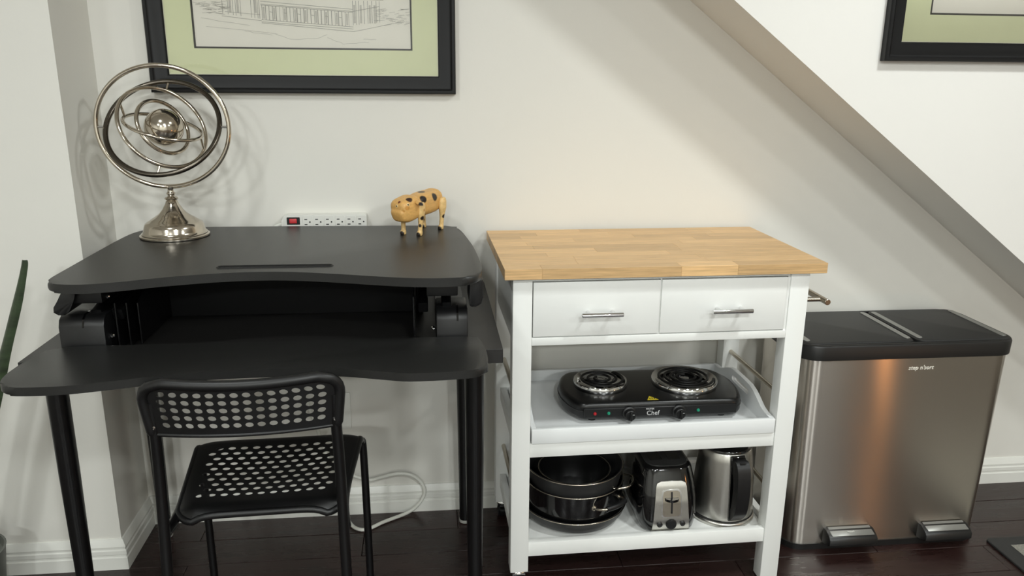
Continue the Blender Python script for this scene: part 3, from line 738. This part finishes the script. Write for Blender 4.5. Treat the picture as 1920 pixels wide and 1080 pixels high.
# serving tray on the middle shelf
TO = (CO[0], CO[1], .4395)
ty = thing('serving_tray', 'white wooden tray with cut out handles on the middle cart shelf', 'tray', TO, CR, True)
ta, tbx = .0715, .6985
mk('tray_floor', box(nb(), ta+.004, tbx-.004, LY0+.006, .418, .0002, .008, .0004, 1), tray_m, ty)
mk('front_wall', box(nb(), ta, tbx, LY0-.002, LY0+.010, .0002, .0395, .002, 2), tray_m, ty)
mk('back_wall', box(nb(), ta, tbx, .412, .424, .0002, .0395, .002, 2), tray_m, ty)
def tray_side(x0, x1):
    pr = [(.030, 0), (.412, 0), (.412, .0395), (.385, .040), (.36, .046), (.33, .060), (.305, .070), (.28, .075), (.22, .076), (.165, .075), (.14, .070), (.115, .060), (.085, .046), (.06, .040), (.030, .0395)]
    bm = nb(); hole = [(p[0], p[1]) for p in rrect(.165, .278, .043, .059, .0078, 5)][::-1]
    pr2 = pr
    for x in (x0, x1):
        o = [bm.verts.new((x, y, z)) for y, z in pr2]; h = [bm.verts.new((x, y, z)) for y, z in hole]
        eo = [bm.edges.new((o[i], o[(i+1) % len(o)])) for i in range(len(o))]; eh = [bm.edges.new((h[i], h[(i+1) % len(h)])) for i in range(len(h))]
        bmesh.ops.triangle_fill(bm, edges=eo+eh, use_beauty=True)
        if x == x0: O0, H0 = o, h
    for a, b in ((O0, o), (H0, h)):
        for i in range(len(a)):
            j = (i+1) % len(a); bm.faces.new((a[i], a[j], b[j], b[i]))
    bmesh.ops.recalc_face_normals(bm, faces=bm.faces[:])
    return bm
mk('side_wall', tray_side(ta, ta+.012), tray_m, ty, 30); mk('side_wall', tray_side(tbx-.012, tbx), tray_m, ty, 30)
TF = .4395+.008      # tray floor height

# ------------------------------------------------------------------ hot plate
hp = thing('hot_plate', 'black double coil electric hot plate on the white tray', 'hot plate', (.59, -.27, TF))
PZ0, PZ1 = TF+.010, .503
outl = [(.384, -.378), (.806, -.380), (.826, -.345), (.838, -.29), (.838, -.23), (.822, -.18), (.80, -.150), (.384, -.146), (.362, -.176), (.348, -.23), (.348, -.285), (.362, -.34)]
def sc(p, f, c=(.594, -.263)): return (c[0]+(p[0]-c[0])*f, c[1]+(p[1]-c[1])*f)
ol2 = round_corners(outl, .02, 4)
def lvl(f, z): return [(x, y, z) for x, y in (sc(p, f) for p in ol2)]
bm = nb(); loft(bm, [lvl(.94, PZ0), lvl(.985, PZ0+.003), lvl(1.0, PZ0+.010), lvl(.996, PZ1-.012), lvl(.985, PZ1-.005), lvl(.965, PZ1-.001), lvl(.94, PZ1)])
hb = mk('body', bm, blkmet_m, hp, 50)
bm = nb(); loft(bm, [lvl(.94, PZ0+.0215), lvl(1.0045, PZ0+.0225), lvl(1.0045, PZ0+.0245), lvl(.94, PZ0+.0255)])
mk('trim_band', bm, pang_m, hp, 30)
mk('control_panel', box(nb(), .392, .800, -.3835, -.375, PZ0+.008, PZ1-.012, .0015, 1), blk_m, hp)
for x, y in ((.42, -.35), (.77, -.35), (.42, -.18), (.77, -.18)):
    mk('foot', cyl(nb(), (x, y, TF+.0002), (x, y, PZ0+.001), .010, 14), blk_m, hp)
def burner(cx, cy, R, turns, side):
    z = PZ1
    pn = mk('drip_pan', lathe(nb(), [(R*1.02, z-.003), (R*1.05, z+.004), (R*1.06, z+.013), (R*1.02, z+.0185), (R*.95, z+.0175), (R*.86, z+.010), (R*.5, z+.003), (R*.22, z+.002), (0, z+.002)], (cx, cy, 0), 56), chrome_m, hp, 60)
    pts = []; n = int(turns*40)
    for k in range(n+1):
        a = side+2*pi*turns*k/n; r = R*.20+(R*.90-R*.20)*k/n; pts.append((cx+r*cos(a), cy+r*sin(a), z+.0200))
    e = Vector(pts[-1]); a = side+2*pi*turns
    pts += [tuple(e+Vector((-sin(a)*.008, cos(a)*.008, -.001))), tuple(e+Vector((-sin(a)*.016+cos(a)*.004, cos(a)*.016+sin(a)*.004, -.006)))]
    mk('coil', tube(nb(), pts, .0037, 10, False, .85), coil_m, pn, 60)
    bm = nb()
    for k in range(3):
        aa = side+.5+k*2*pi/3; d = Vector((cos(aa), sin(aa), 0)); tube(bm, [Vector((cx, cy, z+.0125))+d*R*.06, Vector((cx, cy, z+.0125))+d*R*.9], .0016, 6)
    mk('coil_support', bm, chrome_m, pn)
    mk('centre_cap', lathe(nb(), [(R*.15, z+.008), (R*.15, z+.017), (R*.12, z+.0185), (0, z+.0185)], (cx, cy, 0), 24), chrome_m, pn)
burner(.461, -.255, .070, 2.75, 2.2); burner(.694, -.262, .086, 3.75, 1.2)
PF = -.3838
for cx in (.511, .643):
    kn = mk('knob', lathe(nb(), [(0, 0), (.0185, 0), (.0185, .004), (.0150, .006), (.0142, .018), (.012, .020), (0, .020)], (cx, PF, PZ0+.0185), 28, Matrix.Rotation(pi/2, 3, 'X')), blk_m, hp)
    mk('knob_grip', box(nb(), cx-.0028, cx+.0028, PF-.026, PF-.019, PZ0+.0065, PZ0+.0305, .001, 1), blk_m, kn)
    mk('knob_mark', box(nb(), cx+.0035, cx+.009, PF-.0206, PF-.0198, PZ0+.021, PZ0+.0222), txt_m, kn, 0)
for cx, m in ((.421, redl_m), (.457, grnl_m), (.695, grnl_m)):
    mk('indicator_light', lathe(nb(), [(.0045, 0), (.0042, .002), (.0028, .0042), (0, .005)], (cx, PF, PZ0+.020), 16, Matrix.Rotation(pi/2, 3, 'X')), m, hp)
text('Chef', .0175, txt_m, 'lettering', hp, face_y(.574, PF-.0003, PZ0+.0165))
text('MASTER', .0062, txt_m, 'lettering', hp, face_y(.566, PF-.0003, PZ0+.0282))
bm = nb(); prism(bm, [(.5625, -.3665), (.5925, -.3665), (.5740, -.3415)], 'z', PZ1+.0001, PZ1+.0006)
wl = mk('warning_label', bm, yel_m, hp, 0)
bm = nb()
for k in range(3): box(bm, .570+k*.006, .5725+k*.006, -.362+.0015*(k % 2), -.354-.002*abs(k-1), PZ1+.0006, PZ1+.0009)
mk('warning_mark', bm, ink_m, wl, 0)

# ------------------------------------------------------------------ pans on the bottom shelf
SF = .1502
PX, PYc = .388, -.300
def pan(name, label, R, z0, z1, rb, th, m, prof=None):
    t = thing(name, label, 'pan', (PX, PYc, z0))
    o = prof(R, z0, z1, rb)
    inner = [(max(0, r-th), z+th*(1 if r < R*.9 else .3)) for r, z in o[1:]]
    pr = o+[(R+.0015, z1), (R+.0015, z1+.002), (R-th, z1+.002)]+[(r, z) for r, z in inner[::-1] if z < z1-.001]+[(0, z0+th)]
    mk('bowl', lathe(nb(), pr, (PX, PYc, 0), 72), m, t, 50)
    mk('rim_bead', tube(nb(), [(PX+(R+.0005)*cos(2*pi*k/80), PYc+(R+.0005)*sin(2*pi*k/80), z1+.001) for k in range(80)], .0016, 8, True), rod_m, t, 80)
    return t
bowl_p = lambda R, z0, z1, rb: [(0, z0), (rb, z0), (rb+(R-rb)*.5, z0+(z1-z0)*.22), (rb+(R-rb)*.85, z0+(z1-z0)*.6), (R, z1)]
pot_p = lambda R, z0, z1, rb: [(0, z0), (rb, z0), (R-.004, z0+.012), (R-.002, z0+.03), (R, z1)]
flare_p = lambda R, z0, z1, rb: [(0, z0), (rb, z0), (rb+.010, z0+.008), (R-.006, z1-.03), (R, z1)]
pan('wok', 'wide dark shallow pan at the bottom of the nested pan stack', .1425, SF, .192, .112, .003, pang_m, bowl_p)
p2 = pan('stockpot', 'glossy black pot with side handle in the middle of the pan stack', .134, SF+.0035, .262, .100, .003, blkgloss_m, pot_p)
p3 = pan('saute_pan', 'dark grey pan with wire handles nested on top of the pan stack', .1315, SF+.0070, .300, .092, .003, pang_m, flare_p)
p4 = pan('frying_pan', 'small black nonstick frying pan lying inside the grey pan', .098, SF+.0106, .283, .070, .003, pan_m, flare_p)
def loop_handle(t, ang, z, R, outr, half, grip, name='handle'):
    c = Vector((PX, PYc, z)); d = Vector((cos(ang), sin(ang), 0)); s = Vector((-sin(ang), cos(ang), 0))
    pts = [c+d*(sqrt(R*R-half*half)+.001)+s*half, c+d*(R+outr*.25)+s*half*.98+Vector((0, 0, .003)), c+d*(R+outr*.8)+s*half*.72+Vector((0, 0, .007)), c+d*(R+outr)+s*half*.2+Vector((0, 0, .008)), c+d*(R+outr)-s*half*.2+Vector((0, 0, .008)), c+d*(R+outr*.8)-s*half*.72+Vector((0, 0, .007)), c+d*(R+outr*.25)-s*half*.98+Vector((0, 0, .003)), c+d*(sqrt(R*R-half*half)+.001)-s*half]
    h = mk(name, tube(nb(), cat(pts, 7), .0036, 10), rod_m, t, 60)
    if grip: mk('grip', tube(nb(), cat(pts[2:6], 7), .0072, 12), blk_m, h, 60)
    for q in (0, -1):
        pd = (pts[q]-c); pd.z = 0; pd.normalize(); pr_c = c+pd*(R-.001)
        mk('rivet_plate', lathe(nb(), [(.0075, 0), (.0072, .002), (.004, .003), (.003, .005), (0, .005)], tuple(pr_c), 16, pd.to_track_quat('Z', 'Y').to_matrix()), rod_m, h)
loop_handle(p2, radians(-56), .232, .133, .030, .048, True)
loop_handle(p3, radians(-22), .258, .122, .040, .040, False)
loop_handle(p2, radians(124), .232, .133, .030, .048, True)
loop_handle(p3, radians(158), .258, .122, .036, .040, False)

# ------------------------------------------------------------------ toaster
to = thing('toaster', 'black two slice toaster with steel front panel on the bottom cart shelf', 'toaster', (.62, -.30, SF))
def tsec(z, hx, y0, y1, r):
    return [(x, y, z) for x, y in rrect(.622-hx, .622+hx, y0, y1, r, 7)]
bm = nb(); loft(bm, [tsec(SF+.004, .066, -.425, -.145, .030), tsec(SF+.010, .074, -.433, -.135, .036), tsec(SF+.04, .0815, -.436, -.128, .042), tsec(SF+.09, .0805, -.430, -.130, .044), tsec(SF+.13, .0765, -.420, -.136, .044), tsec(SF+.155, .072, -.410, -.142, .042), tsec(SF+.169, .068, -.406, -.148, .040), tsec(SF+.176, .062, -.402, -.154, .036)])
tbod = mk('body', bm, blkgloss_m, to, 60)
for x in (.58, .664):
    for y in (-.39, -.18): mk('foot', cyl(nb(), (x, y, SF), (x, y, SF+.006), .008, 12), blk_m, to)
zt = SF+.176
bm = nb(); prism(bm, rrect(.622-.057, .622+.057, -.398, -.160, .034, 6), 'z', zt-.001, zt+.0025, .001, 1)
tpn = mk('top_panel', bm, pang_m, to, 40)
for x in (.597, .647): mk('bread_slot', prism(nb(), rrect(x-.0165, x+.0165, -.366, -.185, .003, 3), 'z', zt+.0022, zt+.0030), blkgloss_m, tpn, 0)
# steel front plate follows the sloping front
def fy(z):   # front surface y at height above shelf
    h = z-SF
    pts = [(.004, -.425), (.010, -.433), (.04, -.436), (.09, -.430), (.13, -.420), (.155, -.410), (.17, -.399)]
    for (a, ya), (b, yb) in zip(pts, pts[1:]):
        if a <= h <= b: return ya+(yb-ya)*(h-a)/(b-a)
    return pts[0][1] if h < .004 else pts[-1][1]
def front_piece(outline, d0, d1, n=16):
    """outline (x,z) symmetric strip rows wrapped on the front; d0 back depth, d1 front depth"""
    bm = nb(); zs = sorted({round(z, 5) for x, z in outline}); secs = []
    for i in range(n+1):
        z = outline[0][1]+(outline[-1][1]-outline[0][1])*i/n
        hw = None
        for (a, za), (b, zb) in zip(outline, outline[1:]):
            if za-1e-9 <= z <= zb+1e-9: hw = a+(b-a)*(0 if zb == za else (z-za)/(zb-za))
        y = fy(z); secs.append([(.624-hw, y-d1, z), (.624+hw, y-d1, z), (.624+hw, y+d0, z), (.624-hw, y+d0, z)])
    loft(bm, secs); return bm
Zf = lambda h: SF+h
plt = mk('front_panel', front_piece([(.0500, Zf(.004)), (.0495, Zf(.02)), (.045, Zf(.08)), (.041, Zf(.13)), (.038, Zf(.139)), (.028, Zf(.143))], .004, .003, 30), steel2_m, to, 35)
bez = mk('lever_bezel', front_piece([(.020, Zf(.0495)), (.0265, Zf(.0525)), (.0275, Zf(.059)), (.0262, Zf(.11)), (.0245, Zf(.120)), (.018, Zf(.1235))], .001, .0046, 26), chrome_m, to, 40)
mk('lever_recess', front_piece([(.017, Zf(.0515)), (.0235, Zf(.055)), (.0245, Zf(.061)), (.0232, Zf(.108)), (.0215, Zf(.117)), (.015, Zf(.120))], .001, .0050, 26), rod_m, bez, 30)
mk('lever_slot', front_piece([(.0024, Zf(.060)), (.0024, Zf(.1175))], .001, .0054, 14), blk_m, bez, 0)
zl = Zf(.100)
mk('lever', loft(nb(), [[(.624+.0185*cos(2*pi*k/24), fy(zl)-.006-.013*max(0, -sin(2*pi*k/24))-.001*0, zl-.004+dz+.004*0) for k in range(24)] for dz in (0, .0035, .007)]), blkgloss_m, to, 40)
for dx, r in ((-.031, .0075), (0, .0145), (.031, .0070)):
    z = Zf(.0300); mk('dial' if dx == 0 else 'button', lathe(nb(), [(0, 0), (r, 0), (r, .004), (r*.85, .008 if dx == 0 else .005), (0, .009 if dx == 0 else .0055)], (.624+dx, fy(z)-.003, z), 24, Matrix.Rotation(pi/2, 3, 'X')), blk_m, to)
# toaster lead
tcd = mk('cable', tube(nb(), cat([(.640, -.130, SF+.06), (.655, -.105, SF+.09), (.685, -.10, SF+.15), (.705, -.125, SF+.165), (.712, -.16, SF+.13), (.708, -.185, SF+.09), (.712, -.17, SF+.02), (.715, -.12, SF+.004), (.70, -.08, SF+.004), (.66, -.085, SF+.004)], 7), .0034, 8), blk_m, to)
mk('plug', box(nb(), .702, .722, -.215, -.185, SF+.080, SF+.108, .004, 2), blk_m, tcd)

# ------------------------------------------------------------------ kettle
KX, KY = .797, -.342
kt_ = thing('electric_kettle', 'brushed steel electric kettle with black handle on the bottom cart shelf', 'kettle', (KX, KY, SF))
mk('power_base', lathe(nb(), [(0, 0), (.086, 0), (.0885, .003), (.0885, .010), (.085, .014), (.0, .014)], (KX, KY, SF), 56), steel2_m, kt_, 50)
mk('body', lathe(nb(), [(0, .0145), (.080, .0145), (.0835, .017), (.0835, .026), (.0815, .07), (.077, .13), (.0715, .18), (.0680, .203), (.0660, .206), (.055, .208), (0, .208)], (KX, KY, SF), 64), steel2_m, kt_, 50)
mk('base_gap', lathe(nb(), [(.0845, .0140), (.0848, .0155), (.0845, .0180), (.0, .0185)], (KX, KY, SF), 56), blk_m, kt_, 50)
ld = mk('lid', lathe(nb(), [(.0655, .205), (.0655, .210), (.061, .215), (.03, .219), (0, .22)], (KX, KY, SF), 48), blkgloss_m, kt_, 50)
mk('lid_knob', lathe(nb(), [(.012, .218), (.013, .226), (.010, .230), (0, .231)], (KX, KY, SF), 24), blk_m, ld, 50)
ha = radians(-86); hdv = Vector((cos(ha), sin(ha), 0))
outer = [(.066, .200), (.090, .203), (.104, .190), (.113, .160), (.1165, .120), (.114, .085), (.107, .055), (.097, .034), (.084, .022)]
inner = [(.080, .036), (.087, .052), (.093, .080), (.0945, .112), (.092, .142), (.085, .160), (.074, .168)]
poly = cat2([(r*1.0+(.005 if .05 < z < .2 else 0), z) for r, z in outer], 5, False)+cat2(inner, 5, False)
bm = nb(); prism(bm, poly, 'y', -.0175, .0175, .006, 3)
Mh = Matrix.Translation((KX, KY, SF)) @ Matrix.Rotation(ha, 4, 'Z')
bmesh.ops.transform(bm, matrix=Mh, verts=bm.verts[:])
hk = mk('handle', bm, blk_m, kt_, 60)
bm = nb(); prism(bm, cat2([(.0675, .196), (.0775, .196), (.0835, .11), (.0885, .030), (.083, .026), (.080, .03), (.0735, .12)], 4), 'y', -.0195, .0195, .002, 2)
bmesh.ops.transform(bm, matrix=Mh, verts=bm.verts[:]); mk('handle_strip', bm, blkgloss_m, kt_, 60)
bm = nb(); box(bm, .094, .106, -.008, .008, .1985, .2000); bmesh.ops.transform(bm, matrix=Mh @ Matrix.Translation((0, 0, 0)), verts=bm.verts[:]); mk('display', bm, pang_m, hk, 0)
for r_, zz in ((.1085, .186), (.1125, .172)):
    for s in (-1, 1):
        c = Mh @ Vector((r_-.002, s*.007, zz)); mk('button', lathe(nb(), [(.0032, -.002), (.003, .0015), (0, .002)], tuple(c), 12, (Mh.to_3x3() @ Matrix.Rotation(radians(70), 3, 'Y'))), strip_m, hk, 50)

# ------------------------------------------------------------------ step bin
TXC = 1.306
bn = thing('step_bin', 'large stainless steel step bin with two black lids and two pedals', 'trash can', (TXC, -.175, 0))
def bsec(z, x0, x1, y0, y1, r): return [(x, y, z) for x, y in rrect(x0, x1, y0, y1, r, 9)]
bm = nb(); loft(bm, [bsec(.014, 1.012, 1.602, -.322, -.034, .054), bsec(.05, 1.0105, 1.603, -.3225, -.033, .055), bsec(.35, 1.0025, 1.610, -.326, -.030, .058), bsec(.590, .997, 1.615, -.328, -.028, .060)])
bb = mk('body', bm, steel_m, bn, 40)
# bin axis for the brushed grain is its own upright axis
bm = nb(); loft(bm, [bsec(.0, 1.008, 1.606, -.326, -.030, .056), bsec(.018, 1.008, 1.606, -.326, -.030, .056)]); mk('plinth', bm, rim_m, bn, 40)
bm = nb()
o1 = [bsec(.583, .9915, 1.6205, -.334, -.022, .062), bsec(.619, .9905, 1.6215, -.335, -.021, .062), bsec(.6235, .9925, 1.6195, -.333, -.023, .061), bsec(.625, .996, 1.616, -.3295, -.0265, .058), bsec(.625, 1.004, 1.608, -.3215, -.0345, .05), bsec(.619, 1.005, 1.607, -.3205, -.0355, .049)]
loft(bm, o1, True, True); mk('rim', bm, rim_m, bn, 40)
for s, (a, b) in enumerate(((1.0065, 1.3215), (1.3305, 1.6055))):
    bm = nb(); loft(bm, [bsec(.618, a, b, -.319, -.037, .026), bsec(.6255, a, b, -.319, -.037, .026), bsec(.6275, a+.002, b-.002, -.317, -.039, .025), bsec(.6285, a+.006, b-.006, -.313, -.043, .022)])
    ld = mk('lid', bm, lid_m, bn, 40)
    for q, xx in enumerate((a+.013, b-.013)):
        mk('lid_strip', prism(nb(), rrect(xx-.0085, xx+.0085, -.300, -.056, .0083, 5), 'z', .6283, .6300, .0006, 1), strip_m, ld, 40)
for s, (a, b) in enumerate(((1.118, 1.262), (1.408, 1.550))):
    bm = nb(); pr = [(-.318, .018), (-.318, .066), (-.336, .068), (-.3585, .058), (-.366, .050), (-.366, .034), (-.3595, .029), (-.34, .026)]
    prism(bm, pr, 'x', a, b, .003, 2); pd_ = mk('pedal', bm, rim_m, bn, 40)
    bm = nb(); box(bm, a+.010, b-.008, -.3585, -.3255, 0, .002, .0005, 1)
    for v in bm.verts:
        t = (-.3360-v.co.y)/.0225; zz = .0675-(.0095*t if t > 0 else 0); v.co.z += zz+.0008
    # tilt follows the pedal top
    for v in bm.verts: pass
    mk('pedal_plate', bm, strip_m, pd_, 40)
    if s == 0:
        mk('pedal_emblem', tube(nb(), [(1.188+.010*cos(2*pi*k/24), -.3470+.0052*sin(2*pi*k/24), .0653-.0022*(-.347-(-.3470+.0052*sin(2*pi*k/24)))/.0052*-1+.0006) for k in range(20)], .0009, 6), whpl_m, pd_)
text("step n'sort", .0168, emb_m, 'lettering', bn, face_y(1.338, -.3282, .553) @ Matrix.Rotation(.0, 4, 'Z'), .0006, .25)

# ------------------------------------------------------------------ door mat
fm = thing('floor_mat', 'black rubber edged floor mat with grey woven centre beside the bin', 'mat', (1.95, -.62, 0))
mk('border', prism(nb(), rrect(1.622, 2.32, -.98, -.330, .012, 4), 'z', 0, .008, .003, 2), rub_m, fm, 40)
mk('centre', box(nb(), 1.672, 2.27, -.93, -.372, .0078, .0095, .0005, 1), mesh_m, fm, 0)

# ------------------------------------------------------------------ snake plant at the left edge
pt_ = thing('snake_plant', 'potted snake plant with one tall dark green leaf at the left edge', 'plant', (-1.135, -.42, 0))
po = mk('pot', lathe(nb(), [(0, 0), (.062, 0), (.078, .06), (.090, .16), (.093, .185), (.095, .19), (.090, .19), (.086, .17), (0, .165)], (-1.138, -.42, 0), 40), pot_m, pt_, 50)
mk('soil', lathe(nb(), [(.0855, .1655), (.06, .168), (0, .170)], (-1.138, -.42, 0), 32), ink_m, po, 60)
def leaf(path, wd):
    C_ = cat(path, 8); n = len(C_); bm = nb(); rows = []
    for i, c in enumerate(C_):
        t = i/(n-1); k = t*(len(wd)-1); j = min(len(wd)-2, int(k)); wv = wd[j]+(wd[j+1]-wd[j])*(k-j)
        wv *= 1+.05*sin(t*21)
        a = .15+.3*sin(t*3); d = Vector((cos(a), -sin(a), 0)); nn = Vector((sin(a), cos(a), 0))
        rows.append([bm.verts.new(c+d*wv*u+nn*wv*.45*u*u+nn*sd*.0012*(1-u*u)) for sd, u in ((1, -1), (1, -.5), (1, 0), (1, .5), (1, 1), (-1, .5), (-1, 0), (-1, -.5))])
    for a, b in zip(rows, rows[1:]):
        for k in range(8): bm.faces.new((a[k], a[(k+1) % 8], b[(k+1) % 8], b[k]))
    bm.faces.new(rows[0][::-1]); bm.faces.new(rows[-1]); bmesh.ops.recalc_face_normals(bm, faces=bm.faces[:])
    return bm
mk('leaf', leaf([(-1.125, -.42, .16), (-1.085, -.42, .33), (-1.035, -.42, .50), (-.985, -.42, .645), (-.942, -.42, .76), (-.912, -.42, .84), (-.893, -.42, .895), (-.888, -.42, .914)], [.018, .021, .021, .0195, .0165, .0125, .0095, .006]), leaf_m, pt_, 60)
mk('leaf', leaf([(-1.15, -.41, .16), (-1.19, -.40, .35), (-1.24, -.41, .55), (-1.30, -.41, .72)], [.016, .022, .018, .004]), leaf_m, pt_, 60)
mk('leaf', leaf([(-1.14, -.44, .16), (-1.20, -.47, .30), (-1.28, -.50, .46), (-1.34, -.52, .58)], [.016, .020, .016, .004]), leaf_m, pt_, 60)
